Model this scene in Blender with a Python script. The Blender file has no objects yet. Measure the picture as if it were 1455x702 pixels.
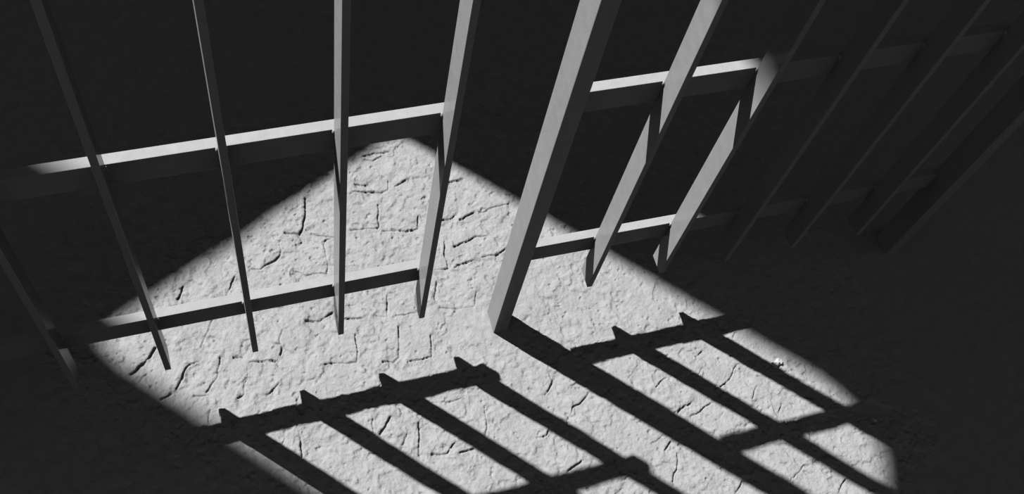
import bpy, bmesh, math, random
import numpy as np
from mathutils import Matrix, Vector

scene = bpy.context.scene
C = scene.collection

# ------------------------------------------------------------------ camera
CAM = (0.11115, -0.61187, 1.58814)
cam_data = bpy.data.cameras.new('camera')
cam_data.sensor_width = 36.0
cam_data.lens = 36.0 * 1563.476 / 1455.0
cam_data.clip_start = 0.05
cam = bpy.data.objects.new('camera', cam_data)
C.objects.link(cam)
cam.matrix_world = (Matrix.Translation(CAM) @ Matrix.Rotation(-0.53423, 4, 'Z')
                    @ Matrix.Rotation(0.50533, 4, 'X') @ Matrix.Rotation(0.29865, 4, 'Z'))
scene.camera = cam

# ------------------------------------------------------------------ light and exposure
KX, KY = 0.49624, 0.50713            # ground shift of a shadow per metre of height (+x, -y)
sun_data = bpy.data.lights.new('sun', 'SUN')
sun_data.energy = 5.75
sun_data.angle = math.radians(0.74)
sun = bpy.data.objects.new('sun', sun_data)
C.objects.link(sun)
sun.rotation_euler = Vector((KX, -KY, -1.0)).to_track_quat('-Z', 'Y').to_euler()

world = bpy.data.worlds.new('world')
scene.world = world
world.use_nodes = True
bg = world.node_tree.nodes['Background']
bg.inputs['Color'].default_value = (1, 1, 1, 1)
bg.inputs['Strength'].default_value = 0.069   # faint skylight that fills the shade

scene.view_settings.view_transform = 'Standard'
scene.view_settings.look = 'None'
scene.view_settings.gamma = 1.0
scene.view_settings.use_curve_mapping = False
scene.view_settings.exposure = 3.737


# ------------------------------------------------------------------ materials
def material(name, value, rough, spec, mottle, mottle_scale, bump_scale, bump_dist, bump_strength):
    m = bpy.data.materials.new(name)
    m.use_nodes = True
    nt = m.node_tree
    b = nt.nodes['Principled BSDF']
    b.inputs['Roughness'].default_value = rough
    b.inputs['Specular IOR Level'].default_value = spec
    tc = nt.nodes.new('ShaderNodeTexCoord')
    n1 = nt.nodes.new('ShaderNodeTexNoise')
    n1.inputs['Scale'].default_value = mottle_scale
    n1.inputs['Detail'].default_value = 6
    n1.inputs['Roughness'].default_value = 0.65
    nt.links.new(tc.outputs['Object'], n1.inputs['Vector'])
    mr = nt.nodes.new('ShaderNodeMapRange')
    mr.inputs['From Min'].default_value = 0.3
    mr.inputs['From Max'].default_value = 0.7
    mr.inputs['To Min'].default_value = value * (1 - mottle)
    mr.inputs['To Max'].default_value = value * (1 + mottle)
    nt.links.new(n1.outputs['Fac'], mr.inputs['Value'])
    cc = nt.nodes.new('ShaderNodeCombineColor')
    for k in ('Red', 'Green', 'Blue'):
        nt.links.new(mr.outputs['Result'], cc.inputs[k])
    nt.links.new(cc.outputs['Color'], b.inputs['Base Color'])
    n2 = nt.nodes.new('ShaderNodeTexNoise')
    n2.inputs['Scale'].default_value = bump_scale
    n2.inputs['Detail'].default_value = 5
    n2.inputs['Roughness'].default_value = 0.6
    nt.links.new(tc.outputs['Object'], n2.inputs['Vector'])
    bp = nt.nodes.new('ShaderNodeBump')
    bp.inputs['Distance'].default_value = bump_dist
    bp.inputs['Strength'].default_value = bump_strength
    nt.links.new(n2.outputs['Fac'], bp.inputs['Height'])
    nt.links.new(bp.outputs['Normal'], b.inputs['Normal'])
    return m


STONE = material('pale_stone', 0.0290, 1.0, 0.0, 0.13, 60.0, 520.0, 0.0016, 0.8)
WALL_STONE = material('wall_stone', 0.03, 0.95, 0.1, 0.12, 4.0, 60.0, 0.006, 0.6)
METAL = material('grey_painted_metal', 0.031, 0.20, 0.012, 0.08, 60.0, 260.0, 0.0004, 0.35)
WELD = material('weld_metal', 0.031, 0.5, 0.05, 0.10, 200.0, 500.0, 0.0004, 0.5)
CHIP = material('white_stone', 0.043, 0.9, 0.1, 0.06, 90.0, 300.0, 0.0008, 0.5)


# ------------------------------------------------------------------ helpers
def link_mesh(name, bm, mat, parent=None, smooth=False):
    me = bpy.data.meshes.new(name)
    bm.normal_update()
    bm.to_mesh(me)
    bm.free()
    if smooth:
        for poly in me.polygons:
            poly.use_smooth = True
    me.materials.append(mat)
    o = bpy.data.objects.new(name, me)
    C.objects.link(o)
    o.parent = parent
    return o


def prism(corners, bevel=0.0006):
    """A box from its eight corners: four low ones, then four high ones, same order."""
    bm = bmesh.new()
    v = [bm.verts.new(c) for c in corners]
    for f in ((3, 2, 1, 0), (4, 5, 6, 7), (0, 1, 5, 4), (1, 2, 6, 5), (2, 3, 7, 6), (3, 0, 4, 7)):
        bm.faces.new([v[i] for i in f])
    bmesh.ops.recalc_face_normals(bm, faces=bm.faces)
    if bevel:
        bmesh.ops.bevel(bm, geom=list(bm.edges), offset=bevel, segments=2, affect='EDGES', profile=0.6)
    return bm


def box(x0, x1, y0, y1, z0, z1, slope=0.0, bevel=0.0006):
    def s(x):
        return slope * (x - x0)
    low = [(x0, y0, z0), (x1, y0, z0 + s(x1)), (x1, y1, z0 + s(x1)), (x0, y1, z0)]
    high = [(x, y, z + (z1 - z0)) for x, y, z in low]
    return prism(low + high, bevel)


def bead(rx, ry, rz, seed):
    """A small lumpy weld."""
    rnd = random.Random(seed)
    bm = bmesh.new()
    bmesh.ops.create_icosphere(bm, subdivisions=2, radius=1.0)
    for v in bm.verts:
        k = 1 + rnd.uniform(-0.14, 0.14)
        v.co = Vector((v.co.x * rx * k, v.co.y * ry * k, v.co.z * rz * k))
    return bm


def tag(o, label, cat, group=None):
    o['label'] = label
    o['category'] = cat
    if group:
        o['group'] = group
    return o


# joints between the paving stones, as lines on the ground (metres)
CRACKS = [
    [(0.0363,0.1809),(0.0225,0.1588)],
    [(0.1056,0.164),(0.0974,0.1501)],
    [(-0.0189,0.085),(-0.0289,0.07),(-0.0391,0.0617),(-0.0576,0.0504)],
    [(0.07,0.113),(0.0626,0.0956),(0.0471,0.0708)],
    [(0.0382,0.0502),(0.0234,0.0442),(0.0133,0.0295),(0.0028,0.0125)],
    [(0.072,0.0474),(0.0684,0.032),(0.0561,0.0129),(0.0447,-0.0004)],
    [(0.2485,0.2973),(0.2402,0.2657),(0.2332,0.2468),(0.2258,0.2321),(0.202,0.2413)],
    [(0.2437,0.2286),(0.2637,0.2232),(0.2781,0.2191)],
    [(0.2745,0.2185),(0.2642,0.2138),(0.2585,0.2028),(0.257,0.1714),(0.2563,0.1559),(0.2218,0.1609),(0.2022,0.1721)],
    [(0.1941,0.229),(0.1885,0.2036),(0.183,0.1983),(0.1683,0.192),(0.1557,0.1841),(0.1405,0.1872)],
    [(0.1136,0.1797),(0.0981,0.1512)],
    [(0.2109,0.1548),(0.2115,0.152)],
    [(0.2382,0.2395),(0.24,0.2386)],
    [(0.3567,0.3607),(0.3745,0.3649),(0.4014,0.3614)],
    [(0.3564,0.3534),(0.3685,0.3483),(0.3843,0.3572)],
    [(0.3867,0.3062),(0.3827,0.2883),(0.3681,0.2883),(0.3259,0.2955)],
    [(0.332,0.3078),(0.3487,0.3062)],
    [(0.415,0.3009),(0.3963,0.2944)],
    [(0.3615,0.2643),(0.3522,0.2247),(0.3322,0.2231),(0.3076,0.2246)],
    [(0.4219,0.2304),(0.4161,0.2109),(0.3987,0.2088),(0.3598,0.2177)],
    [(0.1144,0.0347),(0.1507,0.0257)],
    [(0.11,0.0279),(0.1045,0.0069),(0.0949,-0.0154),(0.0858,-0.021)],
    [(0.0914,0.0455),(0.106,0.043)],
    [(0.2072,0.0832),(0.23,0.0793),(0.2501,0.0897)],
    [(0.2235,0.0056),(0.2465,0.0008),(0.2689,-0.0021),(0.2736,0.0184),(0.2756,0.0453)],
    [(0.1701,0.0742),(0.1645,0.0606),(0.1599,0.035)],
    [(0.265,0.0746),(0.2933,0.0699)],
    [(0.315,0.0704),(0.3314,0.0635),(0.3399,0.102)],
    [(0.3454,0.064),(0.3616,0.0606),(0.3748,0.0621)],
    [(0.3432,0.042),(0.3338,-0.0054),(0.3267,-0.0141),(0.308,-0.0079)],
    [(0.3891,0.0185),(0.383,-0.0174),(0.3612,-0.0182),(0.345,-0.0165)],
    [(0.4169,0.0633),(0.4461,0.0543),(0.4705,0.0506),(0.4779,0.0764)],
    [(0.4468,0.1415),(0.4449,0.1285),(0.4252,0.1296)],
    [(0.4223,0.1082),(0.4102,0.0788)],
    [(0.4554,0.2145),(0.4672,0.2165),(0.4791,0.2197)],
    [(0.4872,0.2126),(0.5133,0.2172)],
    [(0.5236,0.2181),(0.5418,0.2203),(0.5597,0.2211),(0.5736,0.2255)],
    [(0.3986,0.2106),(0.4154,0.2099)],
    [(0.4876,0.2833),(0.5036,0.2817)],
    [(0.462,0.1611),(0.4782,0.1674),(0.5047,0.1745),(0.524,0.1722)],
    [(0.4615,0.1304),(0.4915,0.1336)],
    [(0.5043,0.1353),(0.5259,0.1336),(0.5486,0.1439)],
    [(0.4513,0.1769),(0.446,0.1508),(0.4457,0.1348)],
    [(0.4578,0.1271),(0.4921,0.1338)],
    [(0.7145,0.0788),(0.7101,0.0718),(0.706,0.0717)],
    [(0.0272,-0.0016),(0.0439,-0.0058)],
    [(0.0464,-0.0287),(0.0413,-0.0474)],
    [(-0.0191,0.0037),(-0.005,0.0068)],
    [(0.1514,-0.011),(0.13,-0.0244)],
    [(0.1456,-0.0828),(0.1388,-0.1034)],
    [(0.1655,-0.085),(0.1665,-0.1052),(0.1622,-0.1285)],
    [(0.2735,-0.096),(0.2704,-0.1156)],
    [(0.3009,-0.0999),(0.2812,-0.1203)],
    [(0.3163,-0.1305),(0.3088,-0.1446)],
    [(0.3395,-0.1154),(0.3279,-0.1646)],
    [(0.3469,-0.1656),(0.3696,-0.1721),(0.3837,-0.1596)],
    [(0.3904,-0.1763),(0.4087,-0.1743)],
    [(0.3675,-0.0893),(0.3955,-0.0944),(0.4126,-0.0936)],
    [(0.4449,-0.1124),(0.4392,-0.138),(0.4351,-0.1577)],
    [(0.5588,-0.0946),(0.5428,-0.1149)],
    [(0.6111,-0.1267),(0.5929,-0.1413),(0.5756,-0.144),(0.5661,-0.1587)],
    [(0.5302,-0.1689),(0.5235,-0.1805),(0.5109,-0.1792)],
    [(0.5643,-0.2287),(0.54,-0.2391)],
    [(0.7018,-0.2172),(0.6824,-0.2279)],
    [(0.7158,-0.2506),(0.7056,-0.2746),(0.6934,-0.2896)],
    [(0.6324,-0.2658),(0.6203,-0.2711)],
    [(0.7397,-0.1287),(0.716,-0.1409)],
    [(0.7625,-0.1795),(0.7405,-0.1866)],
    [(0.8135,-0.1005),(0.7993,-0.1086)],
    [(0.8614,-0.1349),(0.8432,-0.1531),(0.823,-0.1642)],
    [(0.8631,-0.1432),(0.8768,-0.1573),(0.8908,-0.1628)],
    [(0.795,-0.1842),(0.7767,-0.1955),(0.7565,-0.1999)],
    [(0.8803,-0.1768),(0.8647,-0.1952)],
    [(0.91,-0.2146),(0.8933,-0.2355)],
    [(0.7128,-0.2319),(0.6987,-0.2418)],
    [(0.7997,-0.3172),(0.7843,-0.3288)],
    [(0.9041,-0.3181),(0.8834,-0.3304)],
    [(0.9642,-0.3506),(0.9481,-0.3676)],
]


# ------------------------------------------------------------------ floor: rough stone paving with open joints
def value_noise(x, y, cell, seed):
    rs = np.random.RandomState(seed)
    g = rs.rand(256, 256)
    u, v = x / cell + 1000.0, y / cell + 1000.0
    i, j = np.floor(u).astype(int), np.floor(v).astype(int)
    fu, fv = u - i, v - j
    fu = fu * fu * fu * (fu * (fu * 6 - 15) + 10)
    fv = fv * fv * fv * (fv * (fv * 6 - 15) + 10)
    a, b = g[i % 256, j % 256], g[(i + 1) % 256, j % 256]
    c, d = g[i % 256, (j + 1) % 256], g[(i + 1) % 256, (j + 1) % 256]
    return (a * (1 - fu) + b * fu) * (1 - fv) + (c * (1 - fu) + d * fu) * fv - 0.5


def rotated_noise(x, y, cell, seed):
    a = seed * 1.3
    return value_noise(x * math.cos(a) - y * math.sin(a), x * math.sin(a) + y * math.cos(a), cell, seed)


def floor_axis(lo, hi, step, far_lo, far_hi):
    inner = np.arange(lo, hi + step / 2, step)
    out_lo, out_hi, s, p = [], [], step, lo
    while p > far_lo:
        s = min(s * 1.25, 0.25); p -= s; out_lo.append(p)
    s, p = step, inner[-1]
    while p < far_hi:
        s = min(s * 1.25, 0.25); p += s; out_hi.append(p)
    return np.concatenate([np.array(out_lo[::-1]), inner, np.array(out_hi)])


def make_floor():
    xs = floor_axis(-0.16, 1.13, 0.0011, -4.0, 5.0)
    ys = floor_axis(-0.47, 0.47, 0.0011, -4.0, 4.0)
    X, Y = np.meshgrid(xs, ys, indexing='ij')
    # warped coordinates make the joints ragged
    WX = X + 0.0042 * rotated_noise(X, Y, 0.014, 11) + 0.0008 * rotated_noise(X, Y, 0.004, 12)
    WY = Y + 0.0042 * rotated_noise(X, Y, 0.014, 13) + 0.0008 * rotated_noise(X, Y, 0.004, 14)
    Z = (0.0040 * rotated_noise(X, Y, 0.085, 1) + 0.0023 * rotated_noise(X, Y, 0.034, 2)
         + 0.0011 * rotated_noise(WX, WY, 0.015, 3) + 0.0008 * rotated_noise(WX, WY, 0.0080, 4)
         + 0.0008 * rotated_noise(X, Y, 0.0045, 5) + 0.0007 * rotated_noise(X, Y, 0.0028, 6))
    # chipped patches: places where the face of the stone has flaked away
    chip = rotated_noise(WX, WY, 0.038, 21) + 0.7 * rotated_noise(WX, WY, 0.014, 22) + 0.35 * rotated_noise(X, Y, 0.006, 23)
    Z += 0.0011 * np.tanh(chip * 10)
    pits = rotated_noise(WX, WY, 0.009, 31) + 0.6 * rotated_noise(X, Y, 0.0045, 32)
    Z -= 0.0022 * np.clip((pits - 0.42) / 0.2, 0, 1)
    fade = 0.55 + 0.9 * rotated_noise(X, Y, 0.022, 41)   # joints are open here, filled there
    up = np.array([-0.699, 0.715])
    groove = np.zeros_like(Z)
    step = np.zeros_like(Z)
    best = np.full_like(Z, 0.06)
    for k, line in enumerate(CRACKS):
        rnd = random.Random(k)
        depth = rnd.uniform(0.0026, 0.0046)
        for (x0, y0), (x1, y1) in zip(line[:-1], line[1:]):
            m = 0.06
            i0, i1 = np.searchsorted(xs, [min(x0, x1) - m, max(x0, x1) + m])
            j0, j1 = np.searchsorted(ys, [min(y0, y1) - m, max(y0, y1) + m])
            if i1 <= i0 or j1 <= j0:
                continue
            px, py = WX[i0:i1, j0:j1], WY[i0:i1, j0:j1]
            dx, dy = x1 - x0, y1 - y0
            t = np.clip(((px - x0) * dx + (py - y0) * dy) / (dx * dx + dy * dy + 1e-12), 0, 1)
            ex, ey = px - (x0 + t * dx), py - (y0 + t * dy)
            d = np.hypot(ex, ey)
            sub = groove[i0:i1, j0:j1]
            np.maximum(sub, depth * np.exp(-(d / 0.0012) ** 2), out=sub)
            near = d < best[i0:i1, j0:j1]
            side = np.tanh((ex * up[0] + ey * up[1]) / 0.0035)
            step[i0:i1, j0:j1][near] = (0.0016 * side * np.exp(-d / 0.012))[near]
            best[i0:i1, j0:j1][near] = d[near]
    Z += step * np.clip(fade * 1.6, 0.2, 1.4) - groove * np.clip(fade * 1.6, 0.25, 1.2)
    # crumbled mortar beside the joints
    grit = np.abs(rotated_noise(X, Y, 0.0042, 51)) + 0.6 * np.abs(rotated_noise(X, Y, 0.0026, 52))
    Z -= 0.0024 * grit * np.exp(-best / 0.014) * np.clip(0.6 + 2.2 * rotated_noise(X, Y, 0.03, 53), 0, 1)
    # trodden flat where the foot of the stile stands
    foot = np.exp(-(((X - 0.50) / 0.04) ** 2 + ((Y - 0.02) / 0.045) ** 2))
    off = np.maximum(np.maximum(-0.16 - X, X - 1.13), np.maximum(np.abs(Y) - 0.47, 0))
    Z = Z * (1 - foot) * np.exp(-off / 0.05)
    # relief stays full in the sunlit patch, flattened outside so shade looks even
    across_lit = -(X - 0.395) * 0.715 - (Y - 0.381) * 0.699
    reach = (X - 0.395) * 0.484 - (Y - 0.381) * 0.875
    out = np.maximum(np.maximum(across_lit - 0.61, -0.05 - across_lit), np.maximum(-0.04 - reach, reach - 0.99))
    Z *= 0.3 + 0.7 / (1 + np.exp(np.clip(out / 0.012, -30, 30)))
    nx, ny = len(xs), len(ys)
    idx = np.arange(nx * ny).reshape(nx, ny)
    quads = np.stack([idx[:-1, :-1], idx[1:, :-1], idx[1:, 1:], idx[:-1, 1:]], axis=-1).reshape(-1, 4)
    me = bpy.data.meshes.new('floor')
    me.vertices.add(nx * ny)
    me.vertices.foreach_set('co', np.stack([X, Y, Z], axis=-1).astype(np.float32).ravel())
    me.loops.add(quads.size)
    me.loops.foreach_set('vertex_index', quads.astype(np.int32).ravel())
    me.polygons.add(len(quads))
    me.polygons.foreach_set('loop_start', (np.arange(len(quads)) * 4).astype(np.int32))
    me.polygons.foreach_set('loop_total', np.full(len(quads), 4, np.int32))
    me.polygons.foreach_set('use_smooth', np.ones(len(quads), bool))
    me.update(calc_edges=True)
    me.materials.append(STONE)
    o = bpy.data.objects.new('floor', me)
    C.objects.link(o)
    o['kind'] = 'structure'
    return o


make_floor()


# ------------------------------------------------------------------ back wall with the round-headed window the sun comes through
def make_wall():
    k = Vector((KX, -KY))
    th = 0.12                                       # wall thickness
    # the sun throws the sloping sill's two ends on the paving here
    sill_right, sill_left = Vector((0.3960, 0.3820)), Vector((-0.0950, 0.1060))
    h_right, h_left = 1.40, 2.35                    # heights of the sill's two ends
    pr, pl = sill_right - k * h_right, sill_left - k * h_left
    t = (pr - pl).normalized()                      # along the wall
    n = Vector((-t.y, t.x))                         # outwards, away from the gate
    kt, kn = k.dot(t), -k.dot(n)
    ds, dh = th * kt / kn, th / kn

    def on_wall(g):
        """Where the ray that lands on ground point g crosses the inner face: (along, height)."""
        h = (g - pr).dot(n) / k.dot(n)
        return (g - k * h - pr).dot(t), h
    along = Vector((0.875, 0.484)).normalized()
    a = Vector((0.39495, 0.38070))
    left, right = SL, SR

    def ground(s, g):
        return a + along * s + k * g
    # (ground point, how much of each: right jamb, left jamb, sill, head)
    pts = [(ground(right, 0.04), 1, 0, 0, 0), (ground(right - 0.006, 0.012), 0.7, 0, 0.5, 0), (ground(right - 0.022, 0.0), 0.4, 0, 1, 0),
           (ground(left + 0.034, 0.003), 0, 0.4, 1, 0), (ground(left + 0.010, 0.022), 0, 0.7, 0.5, 0), (ground(left, 0.07), 0, 1, 0, 0)]
    half = [(0.303, 1.190), (0.294, 1.225), (0.281, 1.262), (0.264, 1.300), (0.244, 1.332), (0.205, 1.366), (0.167, 1.390),
            (0.110, 1.422), (0.055, 1.446)]           # the round head
    mid, head = (left + right) / 2, 1.140
    k0 = (right - left) / 2 / 0.310
    arch = [(-0.310, head)] + [(-x, g) for x, g in half] + [(0.0, 1.454)] + [(x, g) for x, g in half[::-1]] + [(0.310, head)]
    for x, g in arch:
        w = x / 0.310
        pts.append((ground(mid + x * k0, g), max(w, 0), max(-w, 0), 0, math.sqrt(max(0, 1 - w * w))))
    inner, outer = [], []
    for g, wr, wl, ws, wh in pts:
        s, h = on_wall(g)
        inner.append((s - 0.05 * wl, h + 0.04 * wh))
        outer.append((s - ds + 0.05 * wr, h + dh - 0.05 * ws))

    def at(s, h, off):
        q = pr + t * s + n * off
        return (q.x, q.y, h)
    bm = bmesh.new()
    s_lo, s_hi, top = -5.0, 6.5, 5.4
    loops = []
    for ring, off in ((inner, 0.0), (outer, th)):
        hole = [bm.verts.new(at(s, h, off)) for s, h in ring]
        rect = [bm.verts.new(at(s, h, off)) for s, h in ((s_lo, -0.05), (s_hi, -0.05), (s_hi, top), (s_lo, top))]
        edges = []
        for lp in (hole, rect):
            for i in range(len(lp)):
                edges.append(bm.edges.new((lp[i], lp[(i + 1) % len(lp)])))
        bmesh.ops.triangle_fill(bm, edges=edges, use_beauty=True)
        loops.append((hole, rect))
    for q in (0, 1):
        A, B = loops[0][q], loops[1][q]
        for i in range(len(A)):
            j = (i + 1) % len(A)
            bm.faces.new((A[i], A[j], B[j], B[i]))
    bmesh.ops.recalc_face_normals(bm, faces=bm.faces)
    o = link_mesh('wall_back', bm, WALL_STONE)
    o['kind'] = 'structure'


SL, SR = -0.567, 0.030
make_wall()


# ------------------------------------------------------------------ the gate
W, D = 0.0081, 0.0316                 # flat bars set edge on
RAIL_Y, RAIL_D, RAIL_H = 0.0316, 0.0129, 0.0404
RAILS = (0.2211, 0.5992, 1.20, 1.88)  # tops of the rails
TIP = 0.1156
TOP = 1.96
STILE = (0.02236, 0.0017, 0.0411)     # width, front, back


def gate_leaf(name, label, bars, x_hinge, stile_at, rail_from, rail_to, swing=0.0, sag=0.0, x_ref=0.0, hinge_side=-1):
    """One leaf: an Empty at the foot of its hinge stile, parts in the leaf's own frame."""
    root = bpy.data.objects.new(name, None)
    C.objects.link(root)
    root.location = (x_hinge, swing * (x_hinge - x_ref), 0.0)
    root.rotation_euler = (0, 0, math.atan(swing))
    tag(root, label, 'gate')

    def lift(x):
        return sag * (x - x_ref)
    seed = 0
    for x in stile_at:
        lx = x - x_hinge
        link_mesh('stile', box(lx, lx + STILE[0], STILE[1], STILE[2], -0.003, TOP + 0.04, bevel=0.0012), METAL, root)
    for x in bars:
        lx = x - x_hinge
        b = link_mesh('vertical_bar', box(lx, lx + W, 0.0, D, TIP + lift(x), TOP + lift(x)), METAL, root)
        for z in RAILS[:2]:
            for side in (-1, 1):
                seed += 1
                w = link_mesh('weld_bead', bead(0.0020, 0.0026, 0.0042, seed), WELD, b, smooth=True)
                w.location = (lx + (W + 0.0006 if side > 0 else -0.0006), RAIL_Y - 0.0006,
                              z + lift(x) - (0.0035 if side < 0 else 0.006))
    for z in RAILS:
        z1 = z + lift(rail_from)
        link_mesh('rail', box(rail_from - x_hinge, rail_to - x_hinge, RAIL_Y, RAIL_Y + RAIL_D, z1 - RAIL_H, z1, slope=sag), METAL, root)
    return root


PITCH = 0.1200
gate_leaf('gate_leaf', 'left gate leaf of thin grey bars, its rails ending short of the heavy post', 
          [-0.2390, -0.1195, 0.0, 0.11927, 0.24068, 0.36], -0.36, [-0.36],
          -0.36 + STILE[0], 0.3715, swing=0.01422, sag=-0.00917, x_ref=0.18)
gate_leaf('gate_leaf', 'right gate leaf of grey bars, edged by the heavy post standing on the stone',
          [0.6207, 0.73963, 0.85003, 0.967, 1.085], 1.20, [0.48821, 1.20],
          0.48821 + STILE[0], 1.20)


# ------------------------------------------------------------------ a loose white chip of stone
def make_chip(loc):
    rnd = random.Random(5)
    bm = bmesh.new()
    bmesh.ops.create_icosphere(bm, subdivisions=3, radius=1.0)
    for v in bm.verts:
        v.co = Vector((round(v.co.x * 2.2) / 2.2 * 0.4 + v.co.x * 0.6, v.co.y, v.co.z))
    for v in bm.verts:
        k = 1 + 0.25 * math.sin(5 * v.co.x + 2) * math.cos(4 * v.co.y) + rnd.uniform(-0.06, 0.06)
        v.co = Vector((v.co.x * 0.011 * k, v.co.y * 0.006 * k, v.co.z * 0.0055 * k))
    o = link_mesh('pebble', bm, CHIP)
    o.location = loc
    o.rotation_euler = (0.1, 0.15, 0.35)
    tag(o, 'small white stone chip lying on paving at the right edge of the sunlight', 'stone')


make_chip((0.9271, -0.1467, 0.003))
